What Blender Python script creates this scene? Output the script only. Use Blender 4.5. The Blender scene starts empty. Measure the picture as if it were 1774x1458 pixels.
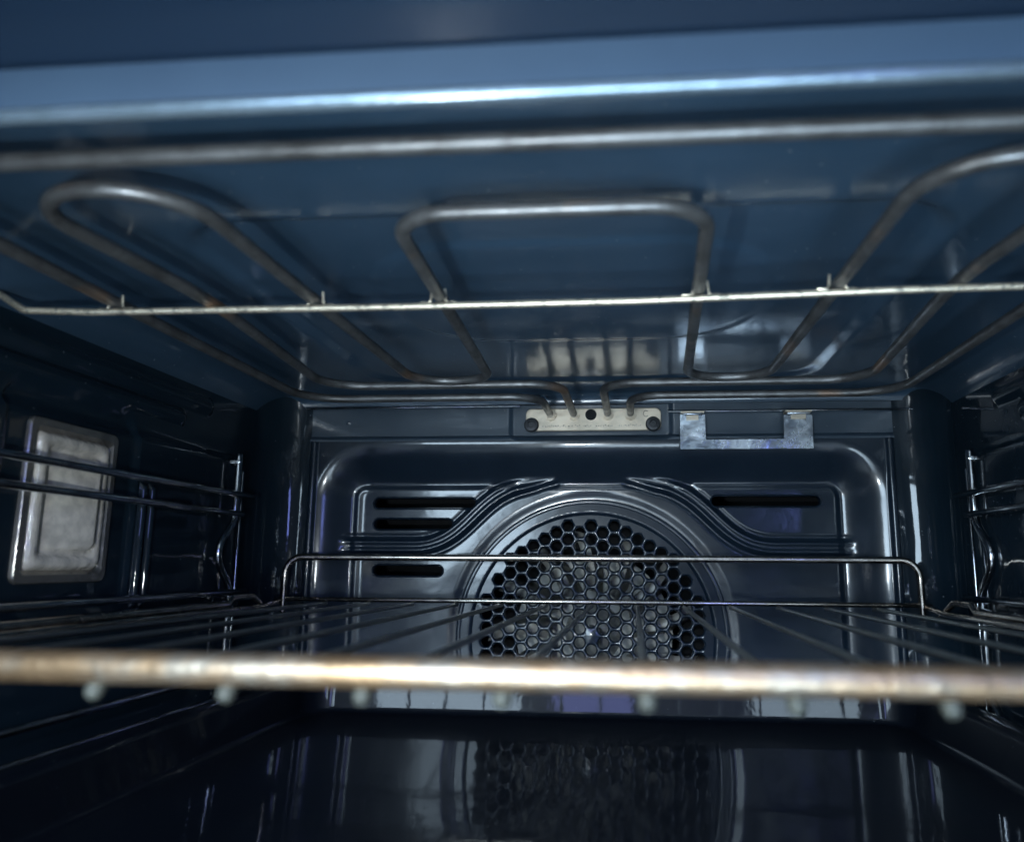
import bpy, bmesh, math, random
from mathutils import Vector, Matrix
random.seed(7)
scene = bpy.context.scene
COL = scene.collection
R = math.radians

# ------------------------------------------------------------------ camera
cam_data = bpy.data.cameras.new("camera")
cam = bpy.data.objects.new("camera", cam_data); COL.objects.link(cam)
yaw, pitch, roll = R(5.16), R(10.22), R(0.36)
fw = Vector((-math.sin(yaw)*math.cos(pitch), math.cos(yaw)*math.cos(pitch), math.sin(pitch)))
rt = Vector((math.cos(yaw), math.sin(yaw), 0)); up = rt.cross(fw)
rt2 = rt*math.cos(roll)+up*math.sin(roll); up2 = up*math.cos(roll)-rt*math.sin(roll)
M = Matrix((rt2, up2, -fw)).transposed().to_4x4(); M.translation = Vector((-.0028, -.5477, .0283))
cam.matrix_world = M
cam_data.sensor_width = 36; cam_data.lens = 1371/1774*36; cam_data.shift_x = -85/1774
cam_data.clip_start = .005; cam_data.clip_end = 50
cam_data.dof.use_dof = True; cam_data.dof.focus_distance = .505; cam_data.dof.aperture_fstop = 8.5
scene.camera = cam

# ------------------------------------------------------------------ world and lamps
world = bpy.data.worlds.new("World"); scene.world = world; world.use_nodes = True
bg = world.node_tree.nodes["Background"]
bg.inputs[0].default_value = (.26, .42, .66, 1); bg.inputs[1].default_value = .08

def area(name, loc, target, sx, sy, power, color, shape='RECTANGLE', spread=180):
    l = bpy.data.lights.new(name, 'AREA'); l.shape = shape; l.size = sx; l.size_y = sy
    l.energy = power; l.color = color; l.spread = R(spread)
    o = bpy.data.objects.new(name, l); COL.objects.link(o); o.location = loc
    o.rotation_euler = (Vector(target)-Vector(loc)).to_track_quat('-Z', 'Y').to_euler()
    return o
# phone light beside the camera
area('phone_light', (-.080, -.535, .004), (-.03, 0, .05), .011, .011, .54, (.84, .94, 1.0), 'DISK')
# added soft fill, aimed up from below to brighten the middle of the ceiling
area('ceiling_fill', (.03, -.74, -.16), (.01, -.26, .1525), .36, .22, .48, (.62, .82, 1.0), spread=58)
# daylight and lamps of the room behind the camera
area('room_window', (-.46, -1.5, .40), (-.1, 0, .0), .40, .95, 19.0, (.62, .82, 1.0))
area('blue_window', (-.10, -1.5, .62), (-.03, 0, .0), .16, .60, 2.6, (.32, .38, 1.0))
area('side_window', (.32, -1.5, .62), (.05, 0, .0), .22, .40, 3.4, (.62, .82, 1.0))
area('violet_window', (.50, -1.5, .46), (.1, 0, .0), .13, .75, 3.4, (.24, .32, 1.0))

scene.view_settings.view_transform = 'Standard'; scene.view_settings.look = 'None'
scene.view_settings.exposure = 0; scene.view_settings.gamma = 1
scene.view_settings.use_curve_mapping = False
scene.render.engine = 'CYCLES'
scene.cycles.use_denoising = True
scene.cycles.max_bounces = 6; scene.cycles.diffuse_bounces = 2; scene.cycles.glossy_bounces = 5; scene.cycles.use_adaptive_sampling = True; scene.cycles.adaptive_threshold = .03; scene.cycles.transparent_max_bounces = 12
scene.cycles.sample_clamp_indirect = 6
scene.cycles.caustics_refractive = False

# ------------------------------------------------------------------ materials
MATS = {}
def mat(name, col, rough=.4, metal=0, coat=0, coat_rough=.05, spec=.5, noise=None, bump=None, rvar=None, fleck=None, tint=None, coat_ior=1.5):
    """noise=(scale, other colour, amount low, high); bump=(scale, strength, distance); rvar=(scale, lo, hi)"""
    m = bpy.data.materials.new(name); m.use_nodes = True; nt = m.node_tree; N = nt.nodes; L = nt.links
    b = N['Principled BSDF']
    b.inputs['Base Color'].default_value = (*col, 1); b.inputs['Roughness'].default_value = rough
    b.inputs['Metallic'].default_value = metal; b.inputs['Specular IOR Level'].default_value = spec
    b.inputs['Coat Weight'].default_value = coat; b.inputs['Coat Roughness'].default_value = coat_rough
    tc = N.new('ShaderNodeTexCoord')
    def noise_node(scale, detail=6, rg=.6, dist=0):
        n = N.new('ShaderNodeTexNoise'); n.inputs['Scale'].default_value = scale
        n.inputs['Detail'].default_value = detail; n.inputs['Roughness'].default_value = rg
        n.inputs['Distortion'].default_value = dist
        L.new(tc.outputs['Object'], n.inputs['Vector']); return n
    last = None
    if noise:
        n = noise_node(noise[0], dist=.6); r = N.new('ShaderNodeValToRGB')
        r.color_ramp.elements[0].position = noise[2]; r.color_ramp.elements[1].position = noise[3]
        r.color_ramp.elements[0].color = (*col, 1); r.color_ramp.elements[1].color = (*noise[1], 1)
        L.new(n.outputs['Fac'], r.inputs[0]); last = r.outputs[0]
    b.inputs['Coat IOR'].default_value = coat_ior
    if tint:
        n = noise_node(tint[0], 4, .5); mr = N.new('ShaderNodeMapRange'); mr.clamp = True
        mr.inputs['From Min'].default_value = tint[2]; mr.inputs['From Max'].default_value = tint[3]
        L.new(n.outputs['Fac'], mr.inputs[0]); mx = N.new('ShaderNodeMix'); mx.data_type = 'RGBA'; L.new(mr.outputs[0], mx.inputs['Factor'])
        if last: L.new(last, mx.inputs['A'])
        else: mx.inputs['A'].default_value = (*col, 1)
        mx.inputs['B'].default_value = (*tint[1], 1); last = mx.outputs['Result']
    if fleck:   # small specks: (scale, size, colour)
        v = N.new('ShaderNodeTexVoronoi'); v.inputs['Scale'].default_value = fleck[0]
        L.new(tc.outputs['Object'], v.inputs['Vector'])
        sep = N.new('ShaderNodeSeparateColor'); L.new(v.outputs['Color'], sep.inputs[0])
        mu = N.new('ShaderNodeMath'); mu.operation = 'MULTIPLY'; mu.inputs[1].default_value = fleck[1]
        pw = N.new('ShaderNodeMath'); pw.operation = 'POWER'; pw.inputs[1].default_value = 7
        L.new(sep.outputs[0], pw.inputs[0]); L.new(pw.outputs[0], mu.inputs[0])
        lt = N.new('ShaderNodeMath'); lt.operation = 'LESS_THAN'
        L.new(v.outputs['Distance'], lt.inputs[0]); L.new(mu.outputs[0], lt.inputs[1])
        mx = N.new('ShaderNodeMix'); mx.data_type = 'RGBA'; L.new(lt.outputs[0], mx.inputs['Factor'])
        if last: L.new(last, mx.inputs['A'])
        else: mx.inputs['A'].default_value = (*col, 1)
        mx.inputs['B'].default_value = (*fleck[2], 1); last = mx.outputs['Result']
    if last: L.new(last, b.inputs['Base Color'])
    if rvar:
        n = noise_node(rvar[0]); mr = N.new('ShaderNodeMapRange')
        mr.inputs['From Min'].default_value = .3; mr.inputs['From Max'].default_value = .7
        mr.inputs['To Min'].default_value = rvar[1]; mr.inputs['To Max'].default_value = rvar[2]
        L.new(n.outputs['Fac'], mr.inputs[0])
        L.new(mr.outputs[0], b.inputs['Coat Roughness' if coat else 'Roughness'])
    if bump:
        n = noise_node(bump[0], 3, .5); bp = N.new('ShaderNodeBump')
        bp.inputs['Strength'].default_value = bump[1]; bp.inputs['Distance'].default_value = bump[2]
        L.new(n.outputs['Fac'], bp.inputs['Height']); L.new(bp.outputs[0], b.inputs['Normal'])
        if coat: L.new(bp.outputs[0], b.inputs['Coat Normal'])
    MATS[name] = m
    return m

mat('enamel', (.026, .056, .092), .5, 0, 1, .08, .35, coat_ior=1.6, noise=(9, (.040, .078, .126), .35, .7), bump=(38, .07, .004), rvar=(22, .09, .22), fleck=(260, .16, (.20, .23, .26)))
mat('enamel_strip', (.026, .046, .070), .4, 0, .8, .08, .5, noise=(14, (.034, .056, .082), .35, .7), bump=(30, .10, .004), rvar=(22, .05, .18), fleck=(300, .16, (.14, .16, .18)))
mat('soffit', (.007, .018, .038), .5, 0, .3, .2, .3)
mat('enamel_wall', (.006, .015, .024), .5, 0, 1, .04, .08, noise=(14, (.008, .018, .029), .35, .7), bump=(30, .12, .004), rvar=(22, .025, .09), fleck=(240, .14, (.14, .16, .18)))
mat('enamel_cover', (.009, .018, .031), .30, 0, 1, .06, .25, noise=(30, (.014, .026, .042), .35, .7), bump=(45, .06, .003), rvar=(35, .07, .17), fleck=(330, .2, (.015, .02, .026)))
mat('enamel_tray', (.003, .005, .009), .4, 0, .42, .04, .15, bump=(55, .03, .003), rvar=(60, .02, .07), fleck=(420, .16, (.10, .11, .12)))
mat('enamel_frame', (.034, .060, .100), .45, 0, .5, .2, .4, noise=(20, (.040, .070, .112), .3, .7), bump=(60, .1, .002))
mat('lip_metal', (.22, .29, .34), .27, .7, 0, noise=(60, (.30, .38, .46), .4, .7), bump=(300, .2, .001))
mat('dark_gap', (.004, .005, .007), .8)
mat('tube', (.185, .185, .185), .44, .7, 0, noise=(70, (.11, .108, .106), .4, .65), bump=(500, .15, .0006), rvar=(120, .32, .55), tint=(14, (.42, .23, .12), .60, .74))
mat('chrome', (.70, .62, .54), .16, 1, 0, noise=(90, (.42, .38, .33), .45, .7), bump=(600, .12, .0004), rvar=(160, .1, .28))
mat('side_chrome', (.66, .68, .70), .2, 1, 0, noise=(90, (.34, .34, .35), .45, .7), rvar=(160, .08, .22))
mat('wire_chrome', (.26, .28, .27), .30, .9, 0, noise=(90, (.34, .33, .29), .45, .7))
mat('wire_tip', (.075, .080, .066), .6, .3, 0, noise=(300, (.05, .052, .044), .4, .7))
mat('front_chrome', (.44, .37, .29), .44, .9, 0, noise=(110, (.48, .31, .18), .42, .66), bump=(420, .3, .001), rvar=(200, .36, .50), tint=(40, (.42, .27, .15), .48, .62))
mat('support_wire', (.90, .78, .60), .4, .8, 0, noise=(240, (.30, .27, .22), .5, .68), bump=(700, .2, .0005))
mat('plate', (.72, .62, .49), .45, .6, 0, noise=(70, (.50, .44, .35), .40, .7), rvar=(120, .35, .6))
mat('bright_steel', (.80, .85, .90), .24, .8, 0, noise=(60, (.38, .43, .50), .42, .6), bump=(40, .5, .004), rvar=(80, .12, .35))
mat('screw', (.03, .033, .038), .45, .4, 0, bump=(900, .4, .0005))
mat('fan_metal', (.46, .45, .41), .5, .3, 0, noise=(120, (.30, .30, .27), .4, .7))
mat('lamp_frame', (.40, .38, .34), .26, .8, 0, noise=(60, (.26, .25, .23), .45, .7), bump=(200, .3, .001))
mat('stamp', (.10, .09, .08), .6)

def glass_mat():
    m = bpy.data.materials.new('lamp_glass'); m.use_nodes = True; nt = m.node_tree; N = nt.nodes; L = nt.links
    N.remove(N['Principled BSDF']); out = N['Material Output']
    tr = N.new('ShaderNodeBsdfTransparent'); df = N.new('ShaderNodeBsdfDiffuse'); df.inputs[0].default_value = (1.0, .92, .78, 1); tr.inputs[0].default_value = (.99, .98, .94, 1)
    gl = N.new('ShaderNodeBsdfGlossy'); gl.inputs['Roughness'].default_value = .08
    fr = N.new('ShaderNodeLayerWeight'); fr.inputs[0].default_value = .5
    pw = N.new('ShaderNodeMath'); pw.operation = 'POWER'; pw.inputs[1].default_value = 4.5
    tc = N.new('ShaderNodeTexCoord'); n = N.new('ShaderNodeTexNoise'); n.inputs['Scale'].default_value = 150; n.inputs['Detail'].default_value = 5
    bp = N.new('ShaderNodeBump'); bp.inputs['Strength'].default_value = .9; bp.inputs['Distance'].default_value = .003
    L.new(tc.outputs['Object'], n.inputs[0]); L.new(n.outputs['Fac'], bp.inputs['Height'])
    L.new(bp.outputs[0], gl.inputs['Normal']); L.new(bp.outputs[0], fr.inputs['Normal'])
    L.new(fr.outputs['Facing'], pw.inputs[0])
    n2 = N.new('ShaderNodeTexNoise'); n2.inputs['Scale'].default_value = 140; n2.inputs['Detail'].default_value = 8; L.new(tc.outputs['Object'], n2.inputs[0])
    mr = N.new('ShaderNodeMapRange'); mr.inputs['From Min'].default_value = .4; mr.inputs['From Max'].default_value = .65; mr.inputs['To Min'].default_value = .65; mr.inputs['To Max'].default_value = 1.0
    L.new(n2.outputs['Fac'], mr.inputs[0])
    frost = N.new('ShaderNodeMixShader'); L.new(mr.outputs[0], frost.inputs[0]); L.new(tr.outputs[0], frost.inputs[1]); L.new(df.outputs[0], frost.inputs[2])
    mx = N.new('ShaderNodeMixShader'); gm = N.new('ShaderNodeMapRange'); gm.inputs['To Min'].default_value = .16; L.new(pw.outputs[0], gm.inputs[0]); L.new(gm.outputs[0], mx.inputs[0]); L.new(frost.outputs[0], mx.inputs[1]); L.new(gl.outputs[0], mx.inputs[2])
    L.new(mx.outputs[0], out.inputs[0]); MATS['lamp_glass'] = m
glass_mat()
mat('reflector', (.90, .89, .84), .42, .15, 0, noise=(55, (.50, .47, .41), .44, .66), bump=(90, .8, .006), rvar=(120, .25, .6), fleck=(420, .3, (.16, .14, .12)))

# ------------------------------------------------------------------ mesh helpers
def tag(o, label=None, cat=None, group=None, kind=None):
    if label: o['label'] = label
    if cat: o['category'] = cat
    if group: o['group'] = group
    if kind: o['kind'] = kind
    return o
def thing(name, label, cat, loc=(0, 0, 0), group=None):
    o = bpy.data.objects.new(name, None); COL.objects.link(o); o.location = loc; o.empty_display_size = .01
    return tag(o, label, cat, group)
class MB:
    def __init__(s): s.v = []; s.f = []
    def add(s, v, f):
        k = len(s.v); s.v += [tuple(p) for p in v]; s.f += [tuple(i+k for i in q) for q in f]; return s
    def build(s, name, m, parent=None, smooth=True, angle=40):
        me = bpy.data.meshes.new(name); me.from_pydata(s.v, [], s.f); me.materials.append(MATS[m])
        bm = bmesh.new(); bm.from_mesh(me); bmesh.ops.recalc_face_normals(bm, faces=bm.faces); bm.to_mesh(me); bm.free()
        if smooth:
            me.polygons.foreach_set('use_smooth', [True]*len(me.polygons))
            me.set_sharp_from_angle(angle=R(angle))
        o = bpy.data.objects.new(name, me); COL.objects.link(o)
        if parent:
            o.parent = parent
            o.matrix_parent_inverse = Matrix.Translation(-Vector(parent.matrix_basis.translation)) if parent.type == 'EMPTY' else Matrix()
        return o
def fillet(pts, rads, n=8):
    """polyline with rounded corners"""
    P = [Vector(p) for p in pts]; out = [P[0]]
    for i in range(1, len(P)-1):
        r = rads[i-1] if isinstance(rads, (list, tuple)) else rads
        a, b, c = P[i-1], P[i], P[i+1]; d1 = (a-b).normalized(); d2 = (c-b).normalized()
        ang = d1.angle(d2)
        if r <= 0 or ang > math.pi-.02: out.append(b); continue
        t = min(r/math.tan(ang/2), .499*(a-b).length, .499*(c-b).length); r = t*math.tan(ang/2)
        bis = (d1+d2).normalized(); ctr = b+bis*(r/math.sin(ang/2)); s = b+d1*t-ctr; e = b+d2*t-ctr
        tot = s.angle(e)
        for k in range(n+1):
            u = k/n; out.append(ctr+(s*math.sin((1-u)*tot)+e*math.sin(u*tot))/math.sin(tot))
    out.append(P[-1]); return out
def tube(mb, pts, r, seg=12, closed=False, dome=True):
    P = [Vector(p) for p in pts]
    Q = [P[0]]
    for p in P[1:]:
        if (p-Q[-1]).length > 1e-6: Q.append(p)
    P = Q; n = len(P); T = []
    for i in range(n):
        a = P[max(i-1, 0)]; b = P[min(i+1, n-1)]; T.append((b-a).normalized())
    nrm = T[0].orthogonal().normalized(); rings = []; V = []; F = []
    prev = T[0]
    def ring(c, t, nn, rr):
        bi = t.cross(nn)
        k = len(V)
        for j in range(seg):
            a = 2*math.pi*j/seg; V.append(c+(nn*math.cos(a)+bi*math.sin(a))*rr)
        rings.append(k)
    if dome:
        for q in (80, 45): ring(P[0]-T[0]*r*math.sin(R(q))*.8, T[0], nrm, r*math.cos(R(q)))
    for i in range(n):
        nrm = (prev.rotation_difference(T[i]) @ nrm); nrm = (nrm-T[i]*nrm.dot(T[i])).normalized(); prev = T[i]
        ring(P[i], T[i], nrm, r)
    if dome:
        for q in (45, 80): ring(P[-1]+T[-1]*r*math.sin(R(q))*.8, T[-1], nrm, r*math.cos(R(q)))
    for a, b in zip(rings, rings[1:]):
        for j in range(seg): F.append((a+j, a+(j+1) % seg, b+(j+1) % seg, b+j))
    F.append(tuple(range(seg-1, -1, -1))); F.append(tuple(rings[-1]+j for j in range(seg)))
    mb.add(V, F); return mb
def box(mb, x0, x1, y0, y1, z0, z1):
    V = [(x, y, z) for x in (x0, x1) for y in (y0, y1) for z in (z0, z1)]
    mb.add(V, [(0, 1, 3, 2), (4, 6, 7, 5), (0, 4, 5, 1), (2, 3, 7, 6), (0, 2, 6, 4), (1, 5, 7, 3)]); return mb
def loft(mb, loops, cap0=False, cap1=False, closed=True):
    n = len(loops[0]); V = [p for l in loops for p in l]; F = []
    for i in range(len(loops)-1):
        for j in range(n if closed else n-1):
            F.append((i*n+j, i*n+(j+1) % n, (i+1)*n+(j+1) % n, (i+1)*n+j))
    if cap0: F.append(tuple(range(n)))
    if cap1: F.append(tuple((len(loops)-1)*n+j for j in range(n)))
    mb.add(V, F); return mb
def rrect(x0, x1, y0, y1, r, n=6):
    out = []
    for cx, cy, a0 in ((x1-r, y1-r, 0), (x0+r, y1-r, 90), (x0+r, y0+r, 180), (x1-r, y0+r, 270)):
        for k in range(n+1):
            a = R(a0+90*k/n); out.append((cx+r*math.cos(a), cy+r*math.sin(a)))
    return out
def field(us, vs, fn, cut=None):
    """grid surface: fn(u,v) -> point"""
    mb = MB(); nu, nv = len(us), len(vs)
    mb.v = [tuple(fn(u, v)) for u in us for v in vs]
    for i in range(nu-1):
        for j in range(nv-1):
            if cut and cut((us[i]+us[i+1])/2, (vs[j]+vs[j+1])/2): continue
            mb.f.append((i*nv+j, (i+1)*nv+j, (i+1)*nv+j+1, i*nv+j+1))
    return mb
def lin(a, b, n): return [a+(b-a)*k/n for k in range(n+1)]
def sstep(a, b, x):
    t = min(1, max(0, (x-a)/(b-a))); return t*t*(3-2*t)
def sd_rrect(x, y, x0, x1, y0, y1, r):
    dx = abs(x-(x0+x1)/2)-(x1-x0)/2+r; dy = abs(y-(y0+y1)/2)-(y1-y0)/2+r
    return math.hypot(max(dx, 0), max(dy, 0))+min(max(dx, dy), 0)-r
def seg_d(x, y, a, b):
    ax, ay = a; bx, by = b; t = ((x-ax)*(bx-ax)+(y-ay)*(by-ay))/((bx-ax)**2+(by-ay)**2+1e-12)
    t = min(1, max(0, t)); return math.hypot(x-ax-t*(bx-ax), y-ay-t*(by-ay))
def bead(d, w, h): return h*math.sqrt(max(0, 1-(d/w)**2))**1.3 if d < w else 0.

# cavity dimensions (metres; rear bar of the wire rack is the origin)
XL, XR, YB, YF, ZC, ZF = -.274, .212, .025, -.393, .1525, -.175
XM = -.031

# ------------------------------------------------------------------ the oven's inner walls
def ceiling_pt(x, y):
    z = ZC
    d = sd_rrect(x, y, -.178, .116, -.281, -.016, .03)
    z += .0028*(1-sstep(-.004, .004, d))
    d = sd_rrect(x, y, -.120, .060, -.250, -.110, .05)
    z -= .0010*(1-sstep(-.004, .004, d))
    for e in (x-XL, XR-x):
        c = .016
        if e < c: z -= c-math.sqrt(max(0, c*c-(c-e)**2))
    e = YB-.001-y; c = .008
    if e < c: z -= c-math.sqrt(max(0, c*c-(c-e)**2))
    return (x, y, z)
xs = [XL+.016*(1-math.cos(R(a)))for a in range(0, 91, 10)] + lin(XL+.018, XR-.018, 230) + [XR-.016*(1-math.cos(R(a))) for a in range(90, -1, -10)]
ys = lin(YF, .014, 190) + [YB-.001-.008*(1-math.cos(R(a))) for a in range(90, -1, -10)]
tag(field(xs, ys, ceiling_pt).build('oven_ceiling', 'enamel'), kind='structure')

RC = .030
def side_wall(name, side):
    XW = XL if side < 0 else XR
    s_line = (YB-RC)-YF
    def fn(s, z):
        if s <= s_line:
            y = YF+s; h = 0
            d = sd_rrect(y, z, -.33, -.026, -.15, .097, .014); h += .0035*(1-sstep(-.003, .003, d))
            if side < 0:
                d = sd_rrect(y, z, -.234, -.142, .004, .106, .008); h -= .0030*(1-sstep(-.002, .002, d))
            for yb in (-.1365, -.1285): h += bead(seg_d(y, z, (yb, .006), (yb, .068)), .0022, .0034)
            h += bead(seg_d(y, z, (-.27, .114), (-.10, .114)), .0045, .003)
            h += bead(seg_d(y, z, (-.29, .126), (-.07, .126)), .0045, .003)
            return (XW-side*h, y, z)
        a = (s-s_line)/RC
        return (XW-side*(RC-RC*math.cos(a)), YB-RC+RC*math.sin(a), z)
    ss = sorted(lin(0, s_line, 240)+lin(-.140-YF, -.125-YF, 60))+[s_line+RC*R(a) for a in range(6, 91, 6)]
    zs = lin(ZF, ZC+.001, 155)
    cut = (lambda s, z: -.216 < YF+s < -.162 and .0215 < z < .0895) if side < 0 else None
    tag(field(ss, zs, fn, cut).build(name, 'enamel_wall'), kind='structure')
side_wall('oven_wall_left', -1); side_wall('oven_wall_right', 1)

# back wall: the strip above the fan cover, with a shallow pressed seat for the terminal plate
def back_pt(x, z):
    y = YB
    d = sd_rrect(x, z, -.093, .027, .118, .16, .006); y += .002*(1-sstep(-.003, .001, d))
    y += bead(math.hypot(x+.2158, z-.1318), .0012, -.0008)
    if z < .1215: y -= .0022*(1-((z-.1185)/.003)**2) if z > .1185 else .0022
    return (x, y, z)
bw = field(lin(XL+RC, XR-RC, 420), [.1172, .118]+lin(.1185, .1215, 6)[1:]+lin(.122, .1445, 34), back_pt)
tag(bw.build('oven_back_wall', 'enamel_strip'), kind='structure')
# rim of the ceiling sheet folded over the back wall
mb = MB(); tube(mb, [(.024, .0225, .1378), (.196, .0225, .1378)], .0009, 8)
tube(mb, [(-.248, .0225, .1430), (-.085, .0225, .1430)], .0009, 8)
tag(mb.build('ceiling_seam', 'side_chrome'), kind='structure')
tag(box(MB(), XL, XR, YF, YB+.11, ZF-.004, ZF).build('oven_floor', 'enamel_tray', smooth=False), kind='structure')
# chamber behind the fan cover
mb = MB(); x0, x1, y0, y1, z0, z1 = XL, XR, YB+.004, .115, ZF, ZC+.01
mb.add([(x0, y0, z0), (x1, y0, z0), (x1, y1, z0), (x0, y1, z0), (x0, y0, z1), (x1, y0, z1), (x1, y1, z1), (x0, y1, z1)],
       [(0, 3, 2, 1), (4, 5, 6, 7), (2, 3, 7, 6), (0, 4, 7, 3), (1, 2, 6, 5)])
tag(mb.build('fan_chamber', 'dark_gap', smooth=False), kind='structure')

# ------------------------------------------------------------------ front frame of the opening
fr = thing('door_frame', 'blurred blue enamel edge of the oven opening along the top', 'frame', (XM, YF, .1278))
mb = MB(); tube(mb, [(XL-.03, -.3950, .1272), (XR+.03, -.3950, .1272)], .0019, 16); mb.build('rolled_lip', 'lip_metal', fr)
def prism_x(mb, prof, x0, x1): return loft(mb, [[(x0, y, z) for y, z in prof], [(x1, y, z) for y, z in prof]], True, True)
prism_x(MB(), [(-.3964, .1286), (-.3968, .1378), (-.3935, .1382), (-.3935, .1286)], XL-.03, XR+.03).build('front_face', 'enamel_frame', fr, False)
prism_x(MB(), [(-.3985, .1386), (-.4500, .1405), (-.4500, .20), (-.3925, .20), (-.3925, .1386)], XL-.06, XR+.06).build('panel_soffit', 'soffit', fr, False)
for sx, a, b in ((-1, XL-.05, XL+.002), (1, XR-.002, XR+.05)):
    box(MB(), a, b, -.3985, -.3945, ZF-.03, .1255).build('side_jamb', 'enamel_frame', fr, False)
box(MB(), XL-.05, XR+.05, -.3985, -.3945, ZF-.05, ZF+.003).build('sill', 'enamel_frame', fr, False)

# ------------------------------------------------------------------ fan cover
FC = (-.0332, -.0234)          # centre of the fan opening (x, z)
PITCH = .00988; COLW = PITCH*.866
FY = .040                      # face of the cover
fc = thing('fan_cover', 'dark pressed enamel rear panel with round perforated fan grille', 'fan cover', (FC[0], FY, ZF))
def bez(p0, p1, p2, p3, n=26):
    out = []
    for k in range(n+1):
        t = k/n; c = ((1-t)**3, 3*t*(1-t)**2, 3*t*t*(1-t), t**3)
        out.append(tuple(sum(c[i]*p[j] for i, p in enumerate((p0, p1, p2, p3))) for j in (0, 1)))
    return out
SL = [(-.030, .0925)] + [(dx, z) for dx, z in bez((-.050, .0865), (-.088, .078), (-.092, .042), (-.130, .0405))] + [(-.200, .0405)]
SLOTS = [(-.1640, -.0862, .0724), (-.1632, -.1034, .0568), (-.1624, -.1097, .0226), (.0880, .1654, .0739)]
SR = .0036
def cover_pt(x, z):
    dx, dz = x-FC[0], z-FC[1]
    d = sd_rrect(x, z, FC[0]-.2000, FC[0]+.2050, -.30, .1095, .034)
    y = YB-.0005+.0155*sstep(.008, -.030, d)
    # pressed plateau edge
    d2 = sd_rrect(x, z, FC[0]-.178, FC[0]+.178, -.29, .0845, .008)
    y -= .0022*(1-sstep(-.003, .003, d2))
    # S shaped ribs, mirrored
    ax = -abs(dx)
    if .034 < z < .092:
        ds = min(seg_d(ax, z, SL[k], SL[k+1]) for k in range(len(SL)-1))
        mask = sstep(.0925, .0835, z)*sstep(-.190, -.176, ax)
        y -= mask*(.0030*sstep(.0060, .0032, ds)-.0011*sstep(.0026, .0006, ds)-.0009*sstep(.0060, .0068, ds)*sstep(.0100, .0072, ds))
    y -= bead(min(abs(x-XL-RC-.003), abs(XR-RC-.003-x)), .0028, .0022)
    r = math.hypot(dx, dz)
    y += .0012*(1-sstep(.098, .106, r))
    y -= .0012*math.exp(-((dx/.15)**2+((z-.03)/.06)**2))*sstep(.1, .12, r)
    return (x, y, z)
def cover_cut(x, z):
    if math.hypot(x-FC[0], z-FC[1]) < .0900: return True
    for a, b, zz in SLOTS:
        if seg_d(x-FC[0], z, (a+SR, zz), (b-SR, zz)) < SR+.0004: return True
    return False
field(lin(XL+RC, XR-RC, 480), lin(-.150, .1176, 280), cover_pt, cover_cut).build('cover_sheet', 'enamel_cover', fc, True, 60)
# beads round the opening
def revolve(mb, prof, n=128):
    return loft(mb, [[(FC[0]+r*math.cos(2*math.pi*k/n), y, FC[1]+r*math.sin(2*math.pi*k/n)) for k in range(n)] for r, y in prof])
Y0 = FY-.0010
revolve(MB(), [(.1012, Y0+.0026), (.1000, Y0+.0010), (.0985, Y0-.0002), (.0970, Y0-.0006), (.0955, Y0-.0002), (.0943, Y0+.0008), (.0934, Y0+.0013),
               (.0922, Y0+.0009), (.0908, Y0+.0004), (.0894, Y0+.0005), (.0880, Y0+.0013), (.0868, Y0+.0026)]).build('ring_bead', 'enamel_cover', fc)
# slot flanges
for a, b, zz in SLOTS:
    def stad(off, y):
        r = SR+off; out = []
        for cx, a0 in ((b-SR, -90), (a+SR, 90)):
            for k in range(13):
                t = R(a0+180*k/12); out.append((FC[0]+cx+r*math.cos(t), y, zz+r*math.sin(t)))
        return out
    ym = cover_pt(FC[0]+(a+b)/2, zz+SR+.002)[1]
    loft(MB(), [stad(.0016, ym+.0012), stad(.0013, ym-.0003), stad(.0008, ym-.0009), stad(.0002, ym-.0006), stad(-.0002, ym+.0006), stad(-.0003, ym+.005)]).build('vent_slot', 'enamel_cover', fc)
# perforated disc: hexagonal cells with rolled hole edges
mb = MB(); cells = []
for c in range(-11, 12):
    for k in range(-12, 13):
        x = c*COLW; z = k*PITCH+(PITCH/2 if c % 2 else 0)
        # lattice is anchored on the top hole of the middle column
        zz = z+.0005
        if math.hypot(x, zz) < .0838: cells.append((x, zz, c, k))
hexr = PITCH/math.sqrt(3)
yd = FY+.0012
edge_pts = {}
for x, z, c, k in cells:
    NS = 24
    def hexpt(a):
        s = (a % 60)-30
        return (PITCH/2)/math.cos(R(s-0)) if True else 0
    L0 = []
    for j in range(NS):
        a = 360*j/NS
        # flat sides face +-z and +-30 degrees (columns are vertical)
        s = ((a-30) % 60)-30 if False else ((a+30) % 60)-30
        s = ((a) % 60)-30
        rr = (PITCH/2)/math.cos(R(s))
        L0.append((rr, a))
    if abs(x) < 1e-6 and abs(z) < PITCH*.5:
        mb.add([(FC[0]+x+rr*math.cos(R(a)), yd, FC[1]+z+rr*math.sin(R(a))) for rr, a in L0], [tuple(range(NS))]); continue
    loops = [[(FC[0]+x+rr*math.cos(R(a)), yd, FC[1]+z+rr*math.sin(R(a))) for rr, a in L0]]
    for rr, y in ((.0043, yd+.00035), (.0040, yd+.0008), (.0037, yd+.0016), (.0036, yd+.0030)):
        loops.append([(FC[0]+x+rr*math.cos(R(a)), y, FC[1]+z+rr*math.sin(R(a))) for _, a in L0])
    loft(mb, loops)
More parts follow.
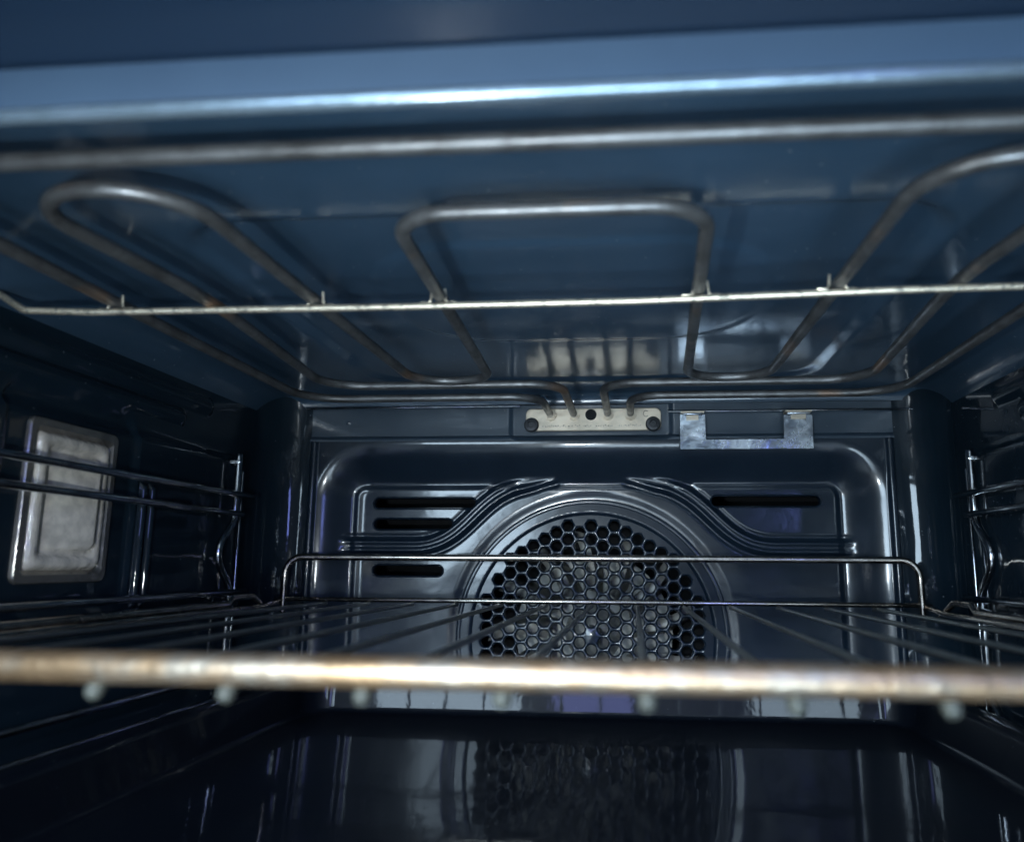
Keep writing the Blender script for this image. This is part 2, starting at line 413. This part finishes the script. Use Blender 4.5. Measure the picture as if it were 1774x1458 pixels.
# margin between the cells and the ring: flat sheet, filled by triangulation
bm = bmesh.new()
me = bpy.data.meshes.new('tmp'); me.from_pydata(mb.v, [], mb.f); bm.from_mesh(me)
bmesh.ops.remove_doubles(bm, verts=bm.verts, dist=.0002)
bm.edges.ensure_lookup_table()
rim = [e for e in bm.edges if len(e.link_faces) == 1 and all(abs(v.co.y-yd) < 1e-5 for v in e.verts)]
ring = [bm.verts.new((FC[0]+.0895*math.cos(2*math.pi*k/120), yd, FC[1]+.0895*math.sin(2*math.pi*k/120))) for k in range(120)]
re_ = [bm.edges.new((ring[k], ring[(k+1) % 120])) for k in range(120)]
fill = [g for g in bmesh.ops.triangle_fill(bm, use_beauty=True, use_dissolve=False, edges=rim+re_, normal=(0, -1, 0))['geom'] if isinstance(g, bmesh.types.BMFace)]
for f_ in bm.faces: f_.smooth = True
for f_ in fill:
    f_.smooth = False
    for e_ in f_.edges: e_.smooth = False
bmesh.ops.recalc_face_normals(bm, faces=bm.faces)
bm.to_mesh(me); bm.free()
me.materials.append(MATS['enamel_cover']); me.update()
o = bpy.data.objects.new('perforated_disc', me); COL.objects.link(o); o.parent = fc
o.matrix_parent_inverse = Matrix.Translation(-Vector(fc.location))

# ------------------------------------------------------------------ fan behind the grille
cf = thing('convection_fan', 'pale metal fan wheel seen through the round grille holes', 'fan', (FC[0], .06, FC[1]))
mb = MB(); n = 48
loft(mb, [[(FC[0]+r*math.cos(2*math.pi*k/n), y, FC[1]+r*math.sin(2*math.pi*k/n)) for k in range(n)] for r, y in ((.060, .082), (.0602, .0805), (.022, .0795), (.016, .070), (.006, .066))], True, True)
mb.build('back_disc', 'fan_metal', cf)
bl = None
for k in range(13):
    a = 2*math.pi*k/13+.12
    if bl is None:
        mb = MB(); prof = [(.030, .0, .0), (.045, .003, 0), (.058, .009, 0), (.070, .018, 0)]
        L1 = [(r, .080, t) for r, t, _ in prof]; L2 = [(r+.001, .057, t+.006) for r, t, _ in prof]; L3 = [(r+.001, .056, t+.0145) for r, t, _ in prof]
        mb.add(L1+L2+L3, [(i, i+1, 4+i+1, 4+i) for i in range(3)]+[(4+i, 5+i, 9+i, 8+i) for i in range(3)])
        bl = mb.build('blade', 'fan_metal', None, True, 30); o = bl
        so = bl.modifiers.new('thickness', 'SOLIDIFY'); so.thickness = .0008
    else:
        o = bl.copy(); COL.objects.link(o)
    o.parent = cf; o.matrix_parent_inverse = Matrix()
    o.location = (0, -.06, 0); o.rotation_euler = (0, a, 0)
mb = MB(); tube(mb, [(FC[0], .050, FC[1]), (FC[0], .080, FC[1])], .007, 6, dome=False); mb.build('hub_nut', 'fan_metal', cf, False)

# ------------------------------------------------------------------ grill element in the roof
ge = thing('grill_element', 'grey tubular grill element looping under the oven roof', 'heating element', (-.0295, .02, .133))
ZE = .1355; EX = -.028; RT = .0026
def tz(p): return [(x, y, ZE) for x, y in p]
yt = .021
outer = [(-.0618, yt), (-.0618, -.0455), (EX-.191, -.0455), (EX-.191, -.3613), (EX+.191, -.3613), (EX+.191, -.0455), (-.0035, -.0455), (-.0035, yt)]
tube(MB(), fillet(tz(outer), [.022, .030, .03, .03, .030, .022], 12), RT, 14).build('outer_tube', 'tube', ge)
L_ = [(-.0447, yt), (-.0447, -.0823), (EX-.163, -.0823), (EX-.149, -.25), (EX-.160, -.3445), (EX-.107, -.3445), (EX-.1035, -.0935), (EX-.0575, -.0935), (EX-.0495, -.321)]
R_ = [(2*EX-x, y) for x, y in reversed(L_)]; R_[-2] = (-.0200, -.0823); R_[-1] = (-.0200, yt)
rr = [.022, .026, .3, .026, .026, .0215, .0215, .019]
tube(MB(), fillet(tz(L_+R_), rr+list(reversed(rr)), 14), RT, 14).build('inner_tube', 'tube', ge)
# terminal plate with hexagonal collars and two screws
def plate_mesh(x0, x1, z0, z1, y0, y1, r=.004):
    prof = rrect(x0, x1, z0, z1, r)
    # square upper corners
    mb = MB(); b = .0005
    def lp(off, y): return [(x+(off if x < (x0+x1)/2 else -off), y, z+(off if z < (z0+z1)/2 else -off)) for x, z in prof]
    loft(mb, [lp(0, y1), lp(0, y0+b), lp(b, y0)], True, True); return mb
tp = plate_mesh(-.0803, .0187, .1240, .1405, .0215, .0235).build('terminal_plate', 'plate', ge, True, 30)
for x in (-.0618, -.0447, -.0200, -.0035):
    mb = MB(); tube(mb, [(x, .0214, ZE), (x, .0180, ZE)], .0043, 8, dome=False); tube(mb, [(x, .0181, ZE), (x, .0155, ZE)], .0034, 16, dome=False)
    mb.build('collar', 'plate', tp, True, 30)
for x, z in ((-.0759, .1283), (.0128, .1283)):
    mb = MB(); n = 24
    lp = lambda r, y: [(x+r*math.cos(2*math.pi*k/n), y, z+r*math.sin(2*math.pi*k/n)) for k in range(n)]
    loft(mb, [lp(.0054, .0214), lp(.0054, .0195), lp(.0046, .0183), lp(.0026, .0180), lp(.0022, .0192)], False, True)
    box(mb, x-.0024, x+.0024, .01815, .0186, z-.0004, z+.0004); box(mb, x-.0004, x+.0004, .01810, .0185, z-.0024, z+.0024)
    mb.build('screw', 'screw', tp, True, 30)
mb = MB(); n = 24
loft(mb, [[(-.0323+r*math.cos(2*math.pi*k/n), y, .1358+r*math.sin(2*math.pi*k/n)) for k in range(n)] for r, y in ((.0042, .02145), (.0040, .0211), (.0037, .02135))], False, True)
mb.build('plate_hole', 'dark_gap', tp)
# worn stamped marks, unreadable in the photograph
mb = MB(); x = -.0680
while x < .0048:
    w = random.uniform(.0006, .0014)
    if random.random() < .82:
        for q in range(random.choice((1, 2, 2))):
            zz = .1275+random.uniform(-.0006, .0006); box(mb, x, x+w*random.uniform(.4, 1), .02142, .02160, zz, zz+random.uniform(.0002, .0004))
        if random.random() < .6: box(mb, x, x+.0002, .02142, .02160, .1269, .1269+random.uniform(.0005, .0012))
    x += w+.0003
mb.build('stamped_marks', 'stamp', tp, False)
mb = MB(); tube(mb, [(.0078+.0019*math.cos(R(a)), .0214, .1362+.0022*math.sin(R(a))) for a in range(50, 330, 14)], .00022, 6); mb.build('stamped_emblem', 'stamp', tp)

# ------------------------------------------------------------------ wire that carries the element
sw = thing('element_support_wire', 'thin pale wire spanning the roof beneath the grill element', 'wire', (XM, -.255, ZE))
ZW = ZE-RT-.0013
pts = [(XL+.002, -.247, ZW+.009), (-.2565, -.2500, ZW), (-.228, -.2475, ZW-.0006), (-.19, -.2450, ZW), (-.10, -.2435, ZW), (.0, -.2440, ZW), (.10, -.2500, ZW), (.190, -.252, ZW), (XR-.003, -.249, ZE+.012)]
tube(MB(), fillet(pts, .008, 6), .0015, 10).build('carrier_rod', 'support_wire', sw)
for x, y in ((EX-.191, -.2455), (EX-.1045, -.2437), (EX-.053, -.2437), (EX+.053, -.2455), (EX+.1045, -.2490), (EX+.191, -.2520)):
    mb = MB()
    for s in (-1, 1):
        tube(mb, fillet([(x+s*.0026, y, ZE+.0030), (x+s*.0030, y, ZE-.0010), (x+s*.0036, y, ZW+.0012), (x+s*.0072, y, ZW+.0014)], .0016, 5), .0006, 8)
    mb.build('clip', 'support_wire', sw)

# ------------------------------------------------------------------ bracket hanging beside the plate
br = thing('steel_bracket', 'shiny U shaped steel bracket right of the terminal plate', 'bracket', (.08, .018, .11))
prof = [(.0318, .1093), (.1245, .1091), (.1247, .1330), (.1050, .1330), (.1045, .1160), (.0500, .1158), (.0497, .1340), (.0320, .1344)]
loft(MB(), [[(x, .0175, z) for x, z in prof], [(x, .0162, z) for x, z in prof]], True, True).build('u_plate', 'bright_steel', br, False)
for x0, x1 in ((.0324, .0490), (.1058, .1240)):
    mb = MB(); box(mb, x0, x1, .0130, .0225, .1350, .1360); box(mb, x0+.004, x1-.004, .0150, .0160, .1300, .1349); mb.build('tab', 'plate', br, False)
    mb = MB(); tube(mb, [(x0+.002, .0155, .1343), (x1-.002, .0155, .1343)], .0012, 10); mb.build('hinge_pin', 'bright_steel', br)

# ------------------------------------------------------------------ lamp on the left wall
lp_ = thing('oven_lamp', 'rectangular glass oven lamp cover on the left wall', 'lamp', (XL, -.205, .018))
ly0, ly1, lz0, lz1 = -.2200, -.1580, .0178, .0932
def yz(off, x, r, tilt=0):
    r *= .7
    return [(x+tilt*(y-(ly0+ly1)/2), y, z) for y, z in rrect(ly0+off, ly1-off, lz0+off, lz1-off, r)]
loft(MB(), [yz(0, -.277, .006), yz(0, -.2722, .006), yz(.0006, -.2714, .0055), yz(.0040, -.2712, .004), yz(.0048, -.2722, .004), yz(.0058, -.2732, .004), yz(.0066, -.2765, .004)]).build('lamp_frame', 'lamp_frame', lp_)
loft(MB(), [yz(.0062, -.2768, .004), yz(.0090, -.2768, .004), yz(.0125, -.2785, .003), yz(.0150, -.2800, .003)], False, True).build('reflector', 'reflector', lp_)
mb = MB(); tube(mb, fillet([(-.280, -.176, .032), (-.2775, -.180, .046), (-.2775, -.180, .066), (-.280, -.176, .080)], .008), .0032, 12); mb.build('bulb', 'reflector', lp_)
loft(MB(), [yz(.0060, -.2735, .005), yz(.0072, -.2712, .005), yz(.0080, -.2704, .005), yz(.0108, -.2702, .005), yz(.0120, -.2712, .005), yz(.0128, -.2730, .005), yz(.0146, -.2738, .004, .08), yz(.0156, -.2722, .004, .2), yz(.0166, -.2712, .004, .26), yz(.0182, -.2708, .003, .28)], False, True).build('glass_cover', 'lamp_glass', lp_, True, 80)

# ------------------------------------------------------------------ wire side racks
def side_rack(side, label):
    X = -.2655 if side < 0 else .2055
    s = thing('side_rack', label, 'side rack', (X, -.2, ZF), 'wire side racks on the oven walls')
    def w(p, r=.0021, nm='rail', rad=.006):
        return tube(MB(), fillet(p, rad, 6), r, 12).build(nm, 'side_chrome', s)
    for yq, dirn in ((-.041, -1), (-.335, 1)):
        p = [(X, yq, .098), (X, yq, .055), (X+side*.001, yq+dirn*.022, .034), (X, yq, .012), (X, yq, -.045), (X, yq+dirn*.018, -.065), (X, yq, -.085), (X, yq, -.14)]
        w(p, .0023, 'upright', .014)
        w([(X, yq-dirn*.0065, .088), (X, yq-dirn*.0065, -.13)], .0009, 'stay')
    xi = X-side*.004
    for za, zb in ((.0716, .0594), (.0085, .0020), (-.0420, -.0560), (-.11, -.124)):
        w([(xi, -.026, za+.0005), (xi, -.375, za)], .0020)
        if za == .0085:
            w([(xi, -.038, zb), (xi, -.155, zb), (xi, -.164, zb-.004), (xi, -.173, zb), (xi, -.375, zb)], .0020, 'rail', .004)
        else:
            w([(xi, -.039, zb), (xi, -.375, zb)], .0020)
    for yq in (-.041, -.335):
        for z in (.094, -.132):
            mb = MB(); tube(mb, [(X, yq, z), (X+side*.014, yq, z)], .0028, 10); mb.build('wall_stud', 'side_chrome', s)
    return s
side_rack(-1, 'chromed wire side rack on the left wall, beside the lamp')
side_rack(1, 'chromed wire side rack on the dark right wall')

# ------------------------------------------------------------------ wire rack
wr = thing('wire_rack', 'chromed wire shelf with raised back guard and blurred front bar', 'oven rack', (XM, -.19, 0))
YFB = -.3714; SP = .031
tube(MB(), [(-.252, 0, .0030), (.1900, 0, .0030)], .0017, 12).build('back_bar', 'chrome', wr)
tube(MB(), fillet([(-.2465, 0, -.005), (-.2465, 0, .0320), (.1848, 0, .0320), (.1848, 0, -.005)], .012, 10), .0024, 14).build('guard_rail', 'chrome', wr)
tube(MB(), [(-.257, YFB, .0047), (.197, YFB, .0047)], .0036, 20).build('front_bar', 'front_chrome', wr)
for k in range(-7, 6):
    tube(MB(), [(k*SP, YFB+.0030, .0016), (k*SP, YFB+.0008, .0006), (k*SP, YFB-.0002, -.0008)], .0021, 12).build('wire_end', 'wire_tip', wr)
    tube(MB(), [(k*SP, .003, 0), (k*SP, -.01, .0004), (k*SP, YFB+.006, .0014), (k*SP, YFB+.0010, .0012)], .0013, 10).build('wire', 'wire_chrome', wr)
for sx in (-1, 1):
    X = -.2530 if sx < 0 else .1920
    tube(MB(), fillet([(X, YFB, .002), (X, -.066, .002), (X, -.060, .0062), (X, -.034, .0060), (X-sx*.002, -.0145, -.005)], .004, 6), .0022, 12).build('side_rail', 'chrome', wr)
    X2 = X-sx*.004
    tube(MB(), fillet([(X2, YFB, -.001), (X2, -.03, -.001), (X2, .0, .002)], .004, 6), .0018, 10).build('inner_rail', 'chrome', wr)

# ------------------------------------------------------------------ baking tray
bt = thing('baking_tray', 'black enamel baking tray on the level under the wire shelf', 'baking tray', (XM, -.19, -.069))
tx0, tx1, ty0, ty1 = -.2180, .1670, -.365, -.009
def tl(off, z): return [(x, y, z) for x, y in rrect(tx0-off, tx1+off, ty0-off, ty1+off, .016+max(off, -.004), 8)]
loft(MB(), [tl(-.004, -.0700), tl(-.0010, -.0697), tl(.0006, -.0685), tl(.0014, -.0665), tl(.0052, -.0500)], True).build('pan', 'enamel_tray', bt)
loft(MB(), [tl(.0052, -.0500), tl(.0066, -.0482), tl(.0095, -.0474), tl(.0165, -.0474), tl(.0185, -.0484), tl(.0188, -.0500)]).build('rim', 'enamel_tray', bt)
